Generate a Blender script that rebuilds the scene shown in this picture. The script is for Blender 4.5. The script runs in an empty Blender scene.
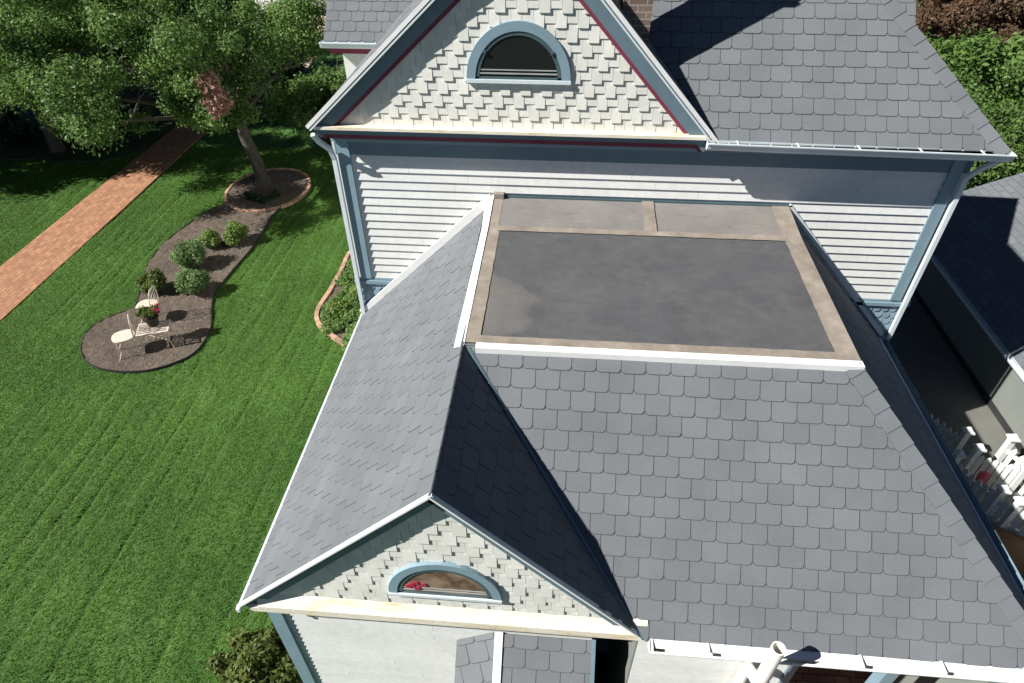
import bpy, bmesh, math, random
import numpy as np
from mathutils import Vector, Matrix
random.seed(7); RNG=np.random.default_rng(7)
S=bpy.context.scene; COL=S.collection
D=4.76           # front wall plane of the tall main house
G=-3.3           # lawn level
SUN=Vector((-.682,-.30,.667)).normalized()

# ------------------------------------------------------------------ helpers
def tag(o,label=None,cat=None,group=None,kind=None):
    if label: o['label']=label
    if cat: o['category']=cat
    if group: o['group']=group
    if kind: o['kind']=kind
    return o
def empty(name,loc=(0,0,0),rz=0):
    o=bpy.data.objects.new(name,None); COL.objects.link(o); o.location=loc; o.rotation_euler=(0,0,rz); o.empty_display_size=.2
    return o
class MB:
    def __init__(s): s.v=[]; s.f=[]; s.t=[]; s.m=[]
    def face(s,pts,t=.5,m=0):
        i=len(s.v); s.v+= [tuple(p) for p in pts]; s.f.append(tuple(range(i,i+len(pts)))); s.t.append(t); s.m.append(m)
    def box(s,a,b,t=.5,m=0):
        x0,y0,z0=a; x1,y1,z1=b
        s.hexa([(x0,y0,z0),(x1,y0,z0),(x1,y1,z0),(x0,y1,z0),(x0,y0,z1),(x1,y0,z1),(x1,y1,z1),(x0,y1,z1)],t,m)
    def hexa(s,p,t=.5,m=0):
        i=len(s.v); s.v+=[tuple(q) for q in p]
        for f in ((3,2,1,0),(4,5,6,7),(0,1,5,4),(1,2,6,5),(2,3,7,6),(3,0,4,7)):
            s.f.append(tuple(i+k for k in f)); s.t.append(t); s.m.append(m)
    def bar(s,p,q,w,h,up=(0,0,1),t=.5,m=0):
        p=Vector(p); q=Vector(q); d=(q-p).normalized(); up=Vector(up)
        sx=d.cross(up)
        if sx.length<1e-4: sx=d.cross(Vector((0,1,0)))
        sx.normalize(); u=sx.cross(d); a=sx*w/2; b=u*h/2
        s.hexa([p-a-b,p+a-b,q+a-b,q-a-b,p-a+b,p+a+b,q+a+b,q-a+b],t,m)
    def prism(s,prof,a,b,t=.5,m=0):
        """profile: list of 3-D points, swept by vector a->b"""
        a=Vector(a); b=Vector(b); n=len(prof); i=len(s.v)
        s.v+=[tuple(Vector(p)+a) for p in prof]+[tuple(Vector(p)+b) for p in prof]
        s.f.append(tuple(range(i+n-1,i-1,-1))); s.f.append(tuple(range(i+n,i+2*n)))
        for k in range(n): s.f.append((i+k,i+(k+1)%n,i+n+(k+1)%n,i+n+k))
        s.t+=[t]*(n+2); s.m+=[m]*(n+2)
    def tube(s,pts,rad,n=10,t=.5,m=0,cap=True,jit=0):
        pts=[Vector(p) for p in pts]
        if not hasattr(rad,'__len__'): rad=[rad]*len(pts)
        rings=[]; ref=None
        for k,p in enumerate(pts):
            d=(pts[min(k+1,len(pts)-1)]-pts[max(k-1,0)]).normalized()
            if ref is None: ref=Vector((1,0,0)) if abs(d.x)<.8 else Vector((0,1,0))
            a=(ref-d*ref.dot(d)).normalized(); ref=a; b=d.cross(a); i=len(s.v)
            for j in range(n):
                an=2*math.pi*j/n; r=rad[k]*(1+jit*random.uniform(-1,1))
                s.v.append(tuple(p+a*math.cos(an)*r+b*math.sin(an)*r))
            rings.append(i)
        for k in range(len(rings)-1):
            for j in range(n):
                s.f.append((rings[k]+j,rings[k]+(j+1)%n,rings[k+1]+(j+1)%n,rings[k+1]+j)); s.t.append(t); s.m.append(m)
        if cap:
            s.f.append(tuple(rings[0]+j for j in range(n-1,-1,-1))); s.f.append(tuple(rings[-1]+j for j in range(n))); s.t+=[t,t]; s.m+=[m,m]
    def build(s,name,mat,parent=None,smooth=False,recalc=False):
        me=bpy.data.meshes.new(name); me.from_pydata(s.v,[],s.f)
        for mm in (mat if isinstance(mat,(list,tuple)) else [mat]): me.materials.append(mm)
        if any(s.m): me.polygons.foreach_set('material_index',s.m)
        at=me.attributes.new('tint','FLOAT','FACE'); at.data.foreach_set('value',s.t)
        if recalc:
            bm=bmesh.new(); bm.from_mesh(me); bmesh.ops.recalc_face_normals(bm,faces=bm.faces); bm.to_mesh(me); bm.free()
        if smooth:
            me.polygons.foreach_set('use_smooth',[True]*len(me.polygons))
        me.update()
        o=bpy.data.objects.new(name,me); COL.objects.link(o)
        if parent:
            o.parent=parent; bpy.context.view_layer.update()
        return o
def np_mesh(name,V,F,mat,tint=None,parent=None,nper=4,smooth=False):
    me=bpy.data.meshes.new(name); nv=len(V); nf=len(F)
    me.vertices.add(nv); me.vertices.foreach_set('co',np.asarray(V,np.float32).ravel())
    me.loops.add(nf*nper); me.loops.foreach_set('vertex_index',np.asarray(F,np.int32).ravel())
    me.polygons.add(nf); me.polygons.foreach_set('loop_start',np.arange(0,nf*nper,nper,dtype=np.int32))
    me.update(calc_edges=True); me.materials.append(mat)
    if tint is not None:
        at=me.attributes.new('tint','FLOAT','FACE'); at.data.foreach_set('value',np.asarray(tint,np.float32))
    if smooth: me.polygons.foreach_set('use_smooth',[True]*nf)
    o=bpy.data.objects.new(name,me); COL.objects.link(o)
    if parent: o.parent=parent
    return o

# ------------------------------------------------------------------ materials
class NT:
    def __init__(s,name,rough=.8):
        s.m=bpy.data.materials.new(name); s.m.use_nodes=True; s.t=s.m.node_tree; s.n=s.t.nodes; s.l=s.t.links
        s.b=s.n['Principled BSDF']; s.b.inputs['Roughness'].default_value=rough; s.b.inputs['Specular IOR Level'].default_value=.3
        s.tc=s.n.new('ShaderNodeTexCoord').outputs['Object']
    def noise(s,scale,detail=4,rough=.6,vec=None,stretch=None):
        n=s.n.new('ShaderNodeTexNoise'); n.inputs['Scale'].default_value=scale; n.inputs['Detail'].default_value=detail; n.inputs['Roughness'].default_value=rough
        v=vec or s.tc
        if stretch:
            mp=s.n.new('ShaderNodeMapping'); mp.inputs['Scale'].default_value=stretch; s.l.new(v,mp.inputs['Vector']); v=mp.outputs[0]
        s.l.new(v,n.inputs['Vector']); return n.outputs['Fac']
    def ramp(s,fac,stops):
        r=s.n.new('ShaderNodeValToRGB'); e=r.color_ramp.elements
        while len(e)<len(stops): e.new(.5)
        for k,(p,c) in enumerate(stops): e[k].position=p; e[k].color=(*c,1) if len(c)==3 else c
        s.l.new(fac,r.inputs[0]); return r.outputs[0]
    def mix(s,f,a,b,typ='MIX'):
        m=s.n.new('ShaderNodeMix'); m.data_type='RGBA'; m.blend_type=typ
        for k,v in ((0,f),(6,a),(7,b)):
            if isinstance(v,(int,float)): m.inputs[k].default_value=v
            elif isinstance(v,tuple): m.inputs[k].default_value=(*v,1)
            else: s.l.new(v,m.inputs[k])
        return m.outputs[2]
    def math(s,op,a,b=None,c=None):
        m=s.n.new('ShaderNodeMath'); m.operation=op
        for k,v in enumerate((a,b,c)):
            if v is None: continue
            if isinstance(v,(int,float)): m.inputs[k].default_value=v
            else: s.l.new(v,m.inputs[k])
        return m.outputs[0]
    def attr(s,name='tint'):
        a=s.n.new('ShaderNodeAttribute'); a.attribute_name=name; return a.outputs['Fac']
    def sep(s,v=None):
        x=s.n.new('ShaderNodeSeparateXYZ'); s.l.new(v or s.tc,x.inputs[0]); return x.outputs
    def col(s,c):
        if isinstance(c,tuple): s.b.inputs['Base Color'].default_value=(*c,1)
        else: s.l.new(c,s.b.inputs['Base Color'])
    def bump(s,h,strength=.3,dist=.01):
        b=s.n.new('ShaderNodeBump'); b.inputs['Strength'].default_value=strength; b.inputs['Distance'].default_value=dist
        s.l.new(h,b.inputs['Height']); s.l.new(b.outputs[0],s.b.inputs['Normal'])
def paint(name,c,var=.12,rough=.55,scale=3,dirt=None,dirt_amt=0.0):
    k=NT(name,rough); n=k.noise(scale,5,.65)
    lo=tuple(x*(1-var) for x in c); hi=tuple(min(1,x*(1+var)) for x in c)
    base=k.ramp(n,[(.3,lo),(.7,hi)])
    if dirt:
        n2=k.noise(1.7,8,.75,stretch=(1,1,1)); f=k.math('MULTIPLY',k.ramp(n2,[(.45,(0,0,0)),(.75,(1,1,1))]),dirt_amt)
        base=k.mix(f,base,dirt)
    k.col(base); k.bump(k.noise(60,3),.08,.004); return k.m
def tinted(name,c,amp=.3,var=.1,rough=.9,gran=220,bump=.35,c2=None):
    k=NT(name,rough); t=k.attr(); 
    base=k.ramp(t,[(0,tuple(x*(1-amp) for x in c)),(1,tuple(x*(1+amp) for x in (c2 or c)))])
    n=k.ramp(k.noise(1.3,6,.6),[(.3,(1-var,)*3),(.7,(1+var,)*3)])
    gs=.22 if gran>80 else .06; g=k.ramp(k.noise(gran,2,.8),[(.3,(1-gs,)*3),(.7,(1+gs,)*3)])
    k.col(k.mix(1,k.mix(1,base,n,'MULTIPLY'),g,'MULTIPLY')); k.bump(k.noise(gran,2),bump,.004); return k.m
def leafmat(name,lo,hi,brown=None,trans=.42):
    k=NT(name,.55); t=k.attr()
    st=[(0,lo),(.8,hi)]
    if brown: st=[(0,lo),(.7,hi),(.93,hi),(1,brown)]
    c=k.ramp(t,st); k.col(c); k.b.inputs['Specular IOR Level'].default_value=.35
    tr=k.n.new('ShaderNodeBsdfTranslucent'); k.l.new(c,tr.inputs[0]); mx=k.n.new('ShaderNodeMixShader'); mx.inputs[0].default_value=trans
    k.l.new(k.b.outputs[0],mx.inputs[1]); k.l.new(tr.outputs[0],mx.inputs[2]); k.l.new(mx.outputs[0],k.n['Material Output'].inputs[0]); return k.m

M={}
M['shingle']=tinted('roof_shingle',(.140,.150,.160),.06,.10)
M['underlay_shadowline']=paint('shingle_underlay_and_shadowline',(.062,.065,.070),.1,.9)
M['siding']=tinted('grey_white_siding',(.65,.655,.63),.035,.05,.55,12,.06)
M['shake']=tinted('cream_wall_shingle',(.66,.655,.60),.06,.05,.6,7,.05)
M['scale']=tinted('blue_wall_shingle',(.20,.28,.34),.16,.06,.6,90,.15)
M['blue']=paint('blue_trim_paint',(.205,.30,.35),.08,.5)
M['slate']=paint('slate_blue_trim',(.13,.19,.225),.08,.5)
M['maroon']=paint('maroon_stripe_paint',(.20,.04,.07),.15,.5)
M['white']=paint('white_metal_trim',(.80,.80,.78),.04,.4,4,dirt=(.45,.43,.38),dirt_amt=.25)
M['gutter']=paint('pale_gutter_paint',(.62,.68,.70),.06,.4,4)
M['pvc']=paint('cream_plastic_pipe',(.84,.82,.76),.05,.4,6,dirt=(.5,.45,.35),dirt_amt=.3)
M['hole']=paint('pipe_inside',(.05,.05,.05),.1,.9)
def ledge():
    k=NT('peeling_cream_ledge',.7)
    a=k.ramp(k.noise(2.2,7,.7,stretch=(1,3,3)),[(.35,(.78,.75,.67)),(.58,(.74,.66,.50)),(.72,(.60,.42,.24))]); k.col(a); k.bump(k.noise(30,5),.4,.01); return k.m
M['ledge']=ledge()
def glass():
    k=NT('dark_window_glass',.08); k.col((.012,.014,.016)); k.b.inputs['Specular IOR Level'].default_value=.5; return k.m
M['glass']=glass()
def brown_glass():
    k=NT('curtained_window_glass',.15); k.col(k.ramp(k.noise(5,4),[(.35,(.10,.055,.04)),(.6,(.30,.20,.15))])); return k.m
M['glass2']=brown_glass()
M['flower_red']=paint('red_decoration',(.35,.03,.06),.2,.7)
M['winframe']=paint('dark_window_sash',(.06,.10,.11),.15,.5)
M['interior']=paint('window_inner_sill',(.30,.31,.29),.2,.6)
def membrane(name,lo,hi,stain,amt,seed):
    k=NT(name,.75); x,y,z=k.sep()
    base=k.ramp(k.noise(2.0,7,.65),[(.3,lo),(.7,hi)])
    fine=k.ramp(k.noise(7,8,.8,stretch=(.8,1.5,1)),[(.35,(.90,)*3),(.55,(1,)*3),(.72,(1.16,)*3)])
    base=k.mix(1,base,fine,'MULTIPLY')
    # dried puddle stain in the low front left corner
    dx=k.math('SUBTRACT',x,seed[0]); dy=k.math('SUBTRACT',y,seed[1])
    dd=k.math('SQRT',k.math('ADD',k.math('MULTIPLY',k.math('MULTIPLY',dx,dx),seed[2]),k.math('MULTIPLY',k.math('MULTIPLY',dy,dy),seed[3])))
    dd=k.math('ADD',dd,k.math('MULTIPLY',k.noise(2.6,6,.65),.9))
    f=k.ramp(dd,[(.45,(1,1,1)),(.93,(.35,)*3),(1.0,(0,0,0))])
    edge=k.ramp(dd,[(.96,(0,0,0)),(.99,(1,1,1)),(1.0,(.2,)*3)])
    c=k.mix(k.math('MULTIPLY',f,amt),base,stain)
    c=k.mix(k.math('MULTIPLY',k.ramp(k.noise(9,5,.8),[(.62,(0,0,0)),(.72,(1,1,1))]),.35),c,(.17,.16,.15))
    sc=k.ramp(k.noise(3.5,2,.4,stretch=(.5,7,1)),[(.70,(0,0,0)),(.73,(1,1,1)),(.76,(0,0,0))]); c=k.mix(k.math('MULTIPLY',sc,.45),c,(.05,.05,.052))
    blot=k.ramp(k.noise(1.1,6,.55),[(.52,(0,0,0)),(.56,(1,1,1)),(.60,(.25,)*3)]); c=k.mix(k.math('MULTIPLY',blot,.10),c,(.20,.19,.175))
    k.col(c); k.bump(k.noise(5,5),.25,.02); return k.m
M['membrane']=membrane('grey_roof_membrane',(.070,.072,.077),(.096,.097,.102),(.21,.19,.165),.6,(2.15,2.5,.7,1.0))
M['membrane2']=membrane('pale_roof_membrane',(.165,.155,.15),(.215,.20,.19),(.26,.23,.19),.4,(5.6,4.1,.9,1.5))
def tape():
    k=NT('brown_seam_tape',.85); k.col(k.ramp(k.noise(3,7,.7),[(.3,(.17,.145,.12)),(.55,(.26,.225,.185)),(.75,(.36,.32,.27))])); k.bump(k.noise(25,4),.3,.01); return k.m
M['tape']=tape()
def brickm(name,c1,c2,mortar,sc,bw=.2,rh=.09,ms=.012,rot=0,bump=.5):
    k=NT(name,.9); b=k.n.new('ShaderNodeTexBrick'); mp=k.n.new('ShaderNodeMapping'); mp.inputs['Rotation'].default_value=rot if isinstance(rot,tuple) else (0,0,rot)
    k.l.new(k.tc,mp.inputs[0]); k.l.new(mp.outputs[0],b.inputs['Vector']); b.inputs['Scale'].default_value=sc
    b.inputs['Brick Width'].default_value=bw; b.inputs['Row Height'].default_value=rh; b.inputs['Mortar Size'].default_value=ms
    b.inputs['Color1'].default_value=(*c1,1); b.inputs['Color2'].default_value=(*c2,1); b.inputs['Mortar'].default_value=(*mortar,1)
    n=k.ramp(k.noise(4,7,.75),[(.25,(.72,)*3),(.75,(1.25,)*3)])
    k.col(k.mix(1,b.outputs[0],n,'MULTIPLY')); k.bump(b.outputs['Fac'],-bump,.01); return k.m
M['pathbrick']=brickm('red_paving_brick',(.30,.135,.075),(.43,.215,.115),(.20,.13,.08),1,.22,.11,.011,math.pi/2)
M['chimney']=brickm('chimney_brick',(.16,.11,.09),(.24,.18,.14),(.3,.28,.25),1,.2,.07,.008,(math.pi/2,0,0))
M['patio']=brickm('patio_brick',(.36,.15,.10),(.46,.24,.17),(.12,.09,.07),1,.2,.1,.008)
M['edging']=paint('terracotta_edging',(.42,.24,.15),.3,.9,9)
M['blackedge']=paint('black_bed_edging',(.03,.03,.03),.2,.6)
def mulch():
    k=NT('bark_mulch',.95); c=k.ramp(k.noise(22,7,.9),[(.3,(.035,.026,.020)),(.5,(.125,.098,.076)),(.68,(.33,.27,.215))])
    c2=k.ramp(k.noise(1.5,4),[(.3,(.8,)*3),(.7,(1.15,)*3)]); k.col(k.mix(1,c,c2,'MULTIPLY')); k.bump(k.noise(28,6,.8),1,.05); return k.m
M['mulch']=mulch()
def grass():
    k=NT('lawn_grass',.8); x,y,z=k.sep()
    patch=k.noise(.55,5,.6); st=k.noise(1,5,.7,stretch=(7.5,.45,1)); fine=k.noise(22,5,.8)
    f=k.math('ADD',k.math('MULTIPLY',patch,.4),k.math('ADD',k.math('MULTIPLY',st,.35),k.math('MULTIPLY',fine,.30)))
    c=k.ramp(f,[(.38,(.022,.060,.010)),(.52,(.045,.115,.018)),(.62,(.075,.165,.030)),(.70,(.13,.21,.06))])
    k.col(c); k.bump(k.noise(40,6,.85),.6,.03); return k.m
M['grass']=grass()
M['blade']=leafmat('grass_blade',(.045,.115,.012),(.140,.265,.036),(.27,.32,.10),.4)
def ground(name,lo,hi,sc=2,fine=60):
    k=NT(name,.9); a=k.ramp(k.noise(sc,8,.65),[(.3,lo),(.7,hi)]); b=k.ramp(k.noise(fine,3,.7),[(.3,(.85,)*3),(.7,(1.12,)*3)])
    k.col(k.mix(1,a,b,'MULTIPLY')); k.bump(k.noise(fine,4),.3,.01); return k.m
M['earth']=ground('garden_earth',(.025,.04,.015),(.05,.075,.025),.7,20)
M['concrete']=ground('road_concrete',(.40,.37,.34),(.50,.47,.43),.5)
M['drive']=ground('driveway_concrete',(.10,.105,.095),(.17,.17,.15),.6)
M['tan']=ground('tan_walk_surface',(.52,.38,.26),(.64,.50,.36),.8)
M['dirt']=ground('brown_deck_boards',(.13,.075,.04),(.21,.13,.075),1.5)
M['bark']=ground('tree_bark',(.045,.040,.032),(.12,.105,.085),6,30)
M['deadwood']=paint('dry_twigs',(.30,.16,.11),.3,.9,8)
M['nbroof']=tinted('neighbour_shingle',(.13,.14,.15),.08,.08)
M['nbwall']=paint('neighbour_wall_paint',(.19,.205,.185),.08,.7)
M['furn']=paint('cream_garden_metal',(.58,.50,.42),.12,.5,8)
M['pot']=paint('dark_plant_pot',(.04,.03,.027),.2,.6)
M['petal']=paint('red_petals',(.42,.06,.09),.35,.6,20)
M['fence']=paint('white_picket_paint',(.74,.75,.72),.06,.6,5,dirt=(.35,.35,.3),dirt_amt=.35)
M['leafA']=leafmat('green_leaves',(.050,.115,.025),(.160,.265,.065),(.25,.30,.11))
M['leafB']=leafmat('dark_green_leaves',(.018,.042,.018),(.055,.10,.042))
M['leafC']=leafmat('light_green_leaves',(.080,.15,.030),(.22,.31,.075),(.30,.33,.10))
M['leafD']=leafmat('russet_leaves',(.05,.05,.022),(.17,.10,.06),(.13,.17,.06))
M['leafE']=leafmat('yellow_green_leaves',(.050,.080,.018),(.15,.19,.045),(.38,.34,.06))
M['leafF']=leafmat('blue_green_leaves',(.07,.14,.05),(.19,.28,.10))
M['brownleaf']=leafmat('dry_brown_leaves',(.26,.14,.10),(.52,.32,.24))
M['pink']=paint('pink_ornament',(.6,.12,.16),.1,.6)

# ------------------------------------------------------------------ surface generators
def clip(poly,edge_a,edge_b):
    """keep the part of poly left of a->b"""
    out=[]; ax,ay=edge_a; bx,by=edge_b
    def sd(p): return (bx-ax)*(p[1]-ay)-(by-ay)*(p[0]-ax)
    for i in range(len(poly)):
        p=poly[i]; q=poly[(i+1)%len(poly)]; a=sd(p); b=sd(q)
        if a>=0: out.append(p)
        if (a>=0)!=(b>=0):
            t=a/(a-b); out.append((p[0]+(q[0]-p[0])*t,p[1]+(q[1]-p[1])*t))
    return out
def cliptri(poly,region):
    for i in range(len(region)):
        poly=clip(poly,region[i],region[(i+1)%len(region)])
        if len(poly)<3: return []
    return poly
def area(p): return sum(p[i][0]*p[(i+1)%len(p)][1]-p[(i+1)%len(p)][0]*p[i][1] for i in range(len(p)))/2
def scatter_tiles(mb,poly3,u,v,expo,width,thick,shape='slate',gap=.007,head=.05,base=.004,off=0,holes=None,clipgap=0):
    """courses of single tiles laid on the planar convex polygon poly3; u along the course, v up the slope"""
    u=Vector(u).normalized(); v=Vector(v).normalized(); n=u.cross(v); o=Vector(poly3[0])
    P=[((Vector(p)-o).dot(u),(Vector(p)-o).dot(v)) for p in poly3]
    if area(P)<0: P=P[::-1]
    u0=min(p[0] for p in P)-width; u1=max(p[0] for p in P)+width; v0=min(p[1] for p in P); v1=max(p[1] for p in P)
    r=0; vv=v0
    while vv<v1:
        uu=u0+(((.5 if r%2 else 0)*width if shape!='shake' else width*2*((r*.30)%1))+random.uniform(-.012,.012))
        c=0
        while uu<u1:
            w=width; lo=vv; tt=thick
            if shape=='shake':
                w=width*random.uniform(.97,1.03); lo=vv-(expo*.30 if c%2 else 0)+random.uniform(-.002,.002); tt=thick*(1.1 if c%2 else .8)
            top=vv+expo+head
            ww=w-gap
            if shape=='slate':
                cc=.036; j=random.uniform(-.003,.003); lo+=j
                T=[(uu,lo+cc),(uu+cc*.35,lo+cc*.25),(uu+cc,lo),(uu+ww-cc,lo),(uu+ww-cc*.35,lo+cc*.25),(uu+ww,lo+cc),(uu+ww,top),(uu,top)]
            elif shape=='scale':
                T=[(uu+ww/2-ww/2*math.cos(a),lo+ww/2-ww/2*math.sin(a)) for a in [math.pi*k/8 for k in range(9)]]+[(uu+ww,top),(uu,top)]
            elif shape=='rect':
                T=[(uu,lo),(uu+ww,lo),(uu+ww,top),(uu,top)]
            else:
                T=[(uu,lo),(uu+ww,lo),(uu+ww,top),(uu,top)]
            uu+=w; c+=1
            if holes and any(h((T[0][0]+ww/2),(lo+vv+expo)/2) for h in holes): continue
            T=cliptri(T,P)
            if len(T)<3 or area(T)<2e-4: continue
            k=random.random(); tl=random.uniform(-.0015,.0015)
            def lift(q):
                f=(q[1]-vv)/(expo+head); return base+tt*(1-f)+tl
            top3=[o+u*q[0]+v*q[1]+n*lift(q) for q in T]; bot3=[o+u*q[0]+v*q[1]-n*.002 for q in T]
            mb.face(top3,k)
            if shape=='slate':  # slightly larger dark tab, painted in as the shadow line around each tile
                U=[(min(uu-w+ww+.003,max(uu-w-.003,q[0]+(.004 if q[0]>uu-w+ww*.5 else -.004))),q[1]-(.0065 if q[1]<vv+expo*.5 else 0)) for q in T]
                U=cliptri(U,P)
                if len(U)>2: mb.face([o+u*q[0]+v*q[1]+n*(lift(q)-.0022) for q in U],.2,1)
            for i in range(len(T)):
                j=(i+1)%len(T)
                if T[i][1]>vv+expo and T[j][1]>vv+expo: continue
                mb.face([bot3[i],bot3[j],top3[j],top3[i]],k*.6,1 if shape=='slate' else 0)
        vv+=expo; r+=1
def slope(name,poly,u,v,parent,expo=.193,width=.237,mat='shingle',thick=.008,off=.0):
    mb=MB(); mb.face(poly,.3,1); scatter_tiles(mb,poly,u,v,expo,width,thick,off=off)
    return mb.build(name,[M[mat],M['underlay_shadowline']],parent)
def caps(name,a,b,parent,n1,n2,width=.15,expo=.2,mat='shingle',lift=1):
    """ridge / hip caps: folded tiles overlapping from a (low) to b (high); n1,n2 outward normals of both slopes"""
    a=Vector(a); b=Vector(b); d=(b-a); L=d.length; d.normalize(); n1=Vector(n1).normalized(); n2=Vector(n2).normalized()
    s1=d.cross(n1); s2=d.cross(n2)
    if s1.dot(n2)>0: s1=-s1
    if s2.dot(n1)>0: s2=-s2
    mb=MB(); t=0
    # each side strip lies on its slope
    while t<L:
        e=min(t+expo+.03,L); k=random.random()
        p=a+d*t; q=a+d*e; up=(n1+n2).normalized()
        h0=.030*lift; h1=.018*lift
        for s,nn in((s1,n1),(s2,n2)):
            A=p+up*h0; B=q+up*h1; Cc=q+s*width+nn*h1*.8; Dd=p+s*width+nn*h0*.8
            mb.face([A,B,Cc,Dd],k); mb.face([p,A,Dd,p+s*width],k*.5); mb.face([Dd,Cc,q+s*width,p+s*width],k*.5)
        t+=expo
    return mb.build(name,[M[mat]],parent)
def clapboards(name,x0,x1,z0,z1,y,expo,parent,mat='siding',ends=None,thick=.017):
    mb=MB(); z=z0
    while z<z1-.01:
        t=min(z+expo,z1)
        prof=[(0,y,z),(0,y-thick,z),(0,y-.003,t+.01),(0,y,t+.01)]
        xa,xb=x0,x1
        c=[xa]; x=xa+random.uniform(.4,2.8)
        while x<xb-.4: c.append(x); x+=random.uniform(2.2,3.6)
        c.append(xb)
        for i in range(len(c)-1): mb.prism(prof,(c[i]+(.0025 if i else 0),0,0),(c[i+1],0,0),random.random())
        z+=expo
    return mb.build(name,M[mat],parent,recalc=True)

# ================================================================== HOUSE
H=tag(empty('victorian_house',(0,0,G)),'grey shingled Victorian house with blue trim, half-round gable windows and a flat grey roof deck','house')
HI=Vector((0,0,-G))
class Sub:  # parts are modelled in world coordinates and parented keeping their place
    pass
def P(o,parent=H):
    o.parent=parent; o.matrix_parent_inverse=parent.matrix_world.inverted(); return o
bpy.context.view_layer.update()
_b=MB.build
def build(self,name,mat,parent=None,smooth=False,recalc=False):
    o=_b(self,name,mat,None,smooth,recalc)
    if parent is not None:
        bpy.context.view_layer.update(); o.parent=parent; o.matrix_parent_inverse=parent.matrix_world.inverted()
    return o
MB.build=build

ZD=2.0; XR=2.07
def dz(y): return 2.0+ (0 if y<1.84 else (y-1.84)*.012 if y<4.03 else .026+(y-4.03)*.085)
# --- wing slopes
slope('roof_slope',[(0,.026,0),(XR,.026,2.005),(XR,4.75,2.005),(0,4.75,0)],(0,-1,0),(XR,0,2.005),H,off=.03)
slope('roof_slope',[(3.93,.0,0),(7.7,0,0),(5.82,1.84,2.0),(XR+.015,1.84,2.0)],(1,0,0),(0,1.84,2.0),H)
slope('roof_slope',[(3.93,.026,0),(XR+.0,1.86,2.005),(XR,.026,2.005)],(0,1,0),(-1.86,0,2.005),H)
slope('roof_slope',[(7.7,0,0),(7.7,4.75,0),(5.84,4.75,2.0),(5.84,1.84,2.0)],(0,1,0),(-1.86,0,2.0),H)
caps('hip_cap',(7.69,.01,.0),(5.83,1.83,2.0),H,(0,-2,1.84),(2,0,1.86),.15)
caps('ridge_cap',(XR,.03,1.998),(XR,1.82,1.998),H,(-1,0,1),(1,0,1),.13,expo=.19,lift=.5)
# valley flashing
mb=MB(); mb.bar((3.93,-.0,.016),(XR+.06,1.8,1.985),.03,.012,(1,-.9,1.6)); mb.build('valley_flashing',M['slate'],H)
# --- flat deck
def deckpoly(mb,x0,x1,y0,y1,lift,m,xl=None,xr=None):
    pass
def xr_at(y): return 5.84+ (y-1.84)*.005
deck=MB()
deck.box((XR-.04,1.86,1.86),(5.86,4.75,1.985))
deck.build('roof_deck_frame',M['tape'],H)
mb=MB(); mb.face([(XR,1.86,1.99),(5.86,1.86,1.99),(5.86,4.03,dz(4.03)),(XR,4.03,dz(4.03))]); mb.build('roof_membrane',M['membrane'],H)
mb=MB(); mb.face([(XR,4.03,dz(4.03)),(5.86,4.03,dz(4.03)),(5.86,4.74,dz(4.74)),(XR,4.74,dz(4.74))]); tag(mb.build('roof_membrane',M['membrane2'],H),'paler membrane strip against the wall')
def jag(x0,y0,x1,y1,l,mb,w=.004):
    """strip of weathered tape lying on the deck, its long edges slightly ragged"""
    lx=x1-x0; ly=y1-y0; n=max(2,int(max(lx,ly)/.09)); pa=[];pb=[]
    for k in range(n+1):
        t=k/n; j1=random.uniform(-w,w); j2=random.uniform(-w,w)
        if lx>ly: a=(x0+lx*t,y0+(j1 if y0>1.88 else 0)); b=(x0+lx*t,y1+j2)
        else: a=(x0+(j1 if x0>XR+.02 else 0),y0+ly*t); b=(x1+(j2 if x1<5.85 else 0),y0+ly*t)
        pa.append((a[0],a[1],dz(a[1])+l)); pb.append((b[0],b[1],dz(b[1])+l))
    for k in range(n):
        q=[pa[k],pa[k+1],pb[k+1],pb[k]]
        if lx<=ly: q=q[::-1]
        mb.face(q)
for j_,(a_,l_) in enumerate((((XR,1.86,XR+.16,4.03),.003),((XR,4.03,XR+.14,4.74),.003),((XR+.10,1.86,5.72,1.97),.006),((5.65,1.86,5.86,4.03),.009),((5.64,4.03,5.86,4.74),.009))):
    mb=MB(); jag(*a_,l_,mb); mb.build('seam_tape',M['tape'],H)
for a_,l_ in (((XR+.12,3.95,5.68,4.06),.013),((4.0,4.04,4.15,4.73),.017)):
    mb=MB(); jag(*a_,l_,mb); tag(mb.build('seam_tape',M['tape'],H),'brown tape over a middle seam')
# drip edges
mb=MB(); mb.face([(XR-.085,1.80,1.97),(XR+.015,1.80,2.008),(XR+.015,4.03,2.042),(XR-.085,4.03,2.0)]); mb.face([(XR-.085,4.03,2.0),(XR+.015,4.03,2.042),(XR+.015,4.74,2.102),(XR-.085,4.74,2.06)]); mb.face([(XR-.085,1.82,1.90),(XR-.085,1.82,1.965),(XR-.085,4.75,2.045),(XR-.085,4.75,1.90)])
mb.box((XR+.13,1.775,1.90),(5.87,1.862,2.006)); mb.build('drip_edge',M['white'],H)
mb=MB(); mb.box((2.2,4.705,2.085),(5.9,4.737,2.105)); mb.build('wall_flashing',M['winframe'],H)
mb=MB(); mb.box((XR+.02,4.66,2.085),(XR+.15,4.735,2.15)); mb.build('wall_flashing',M['tape'],H)
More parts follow.
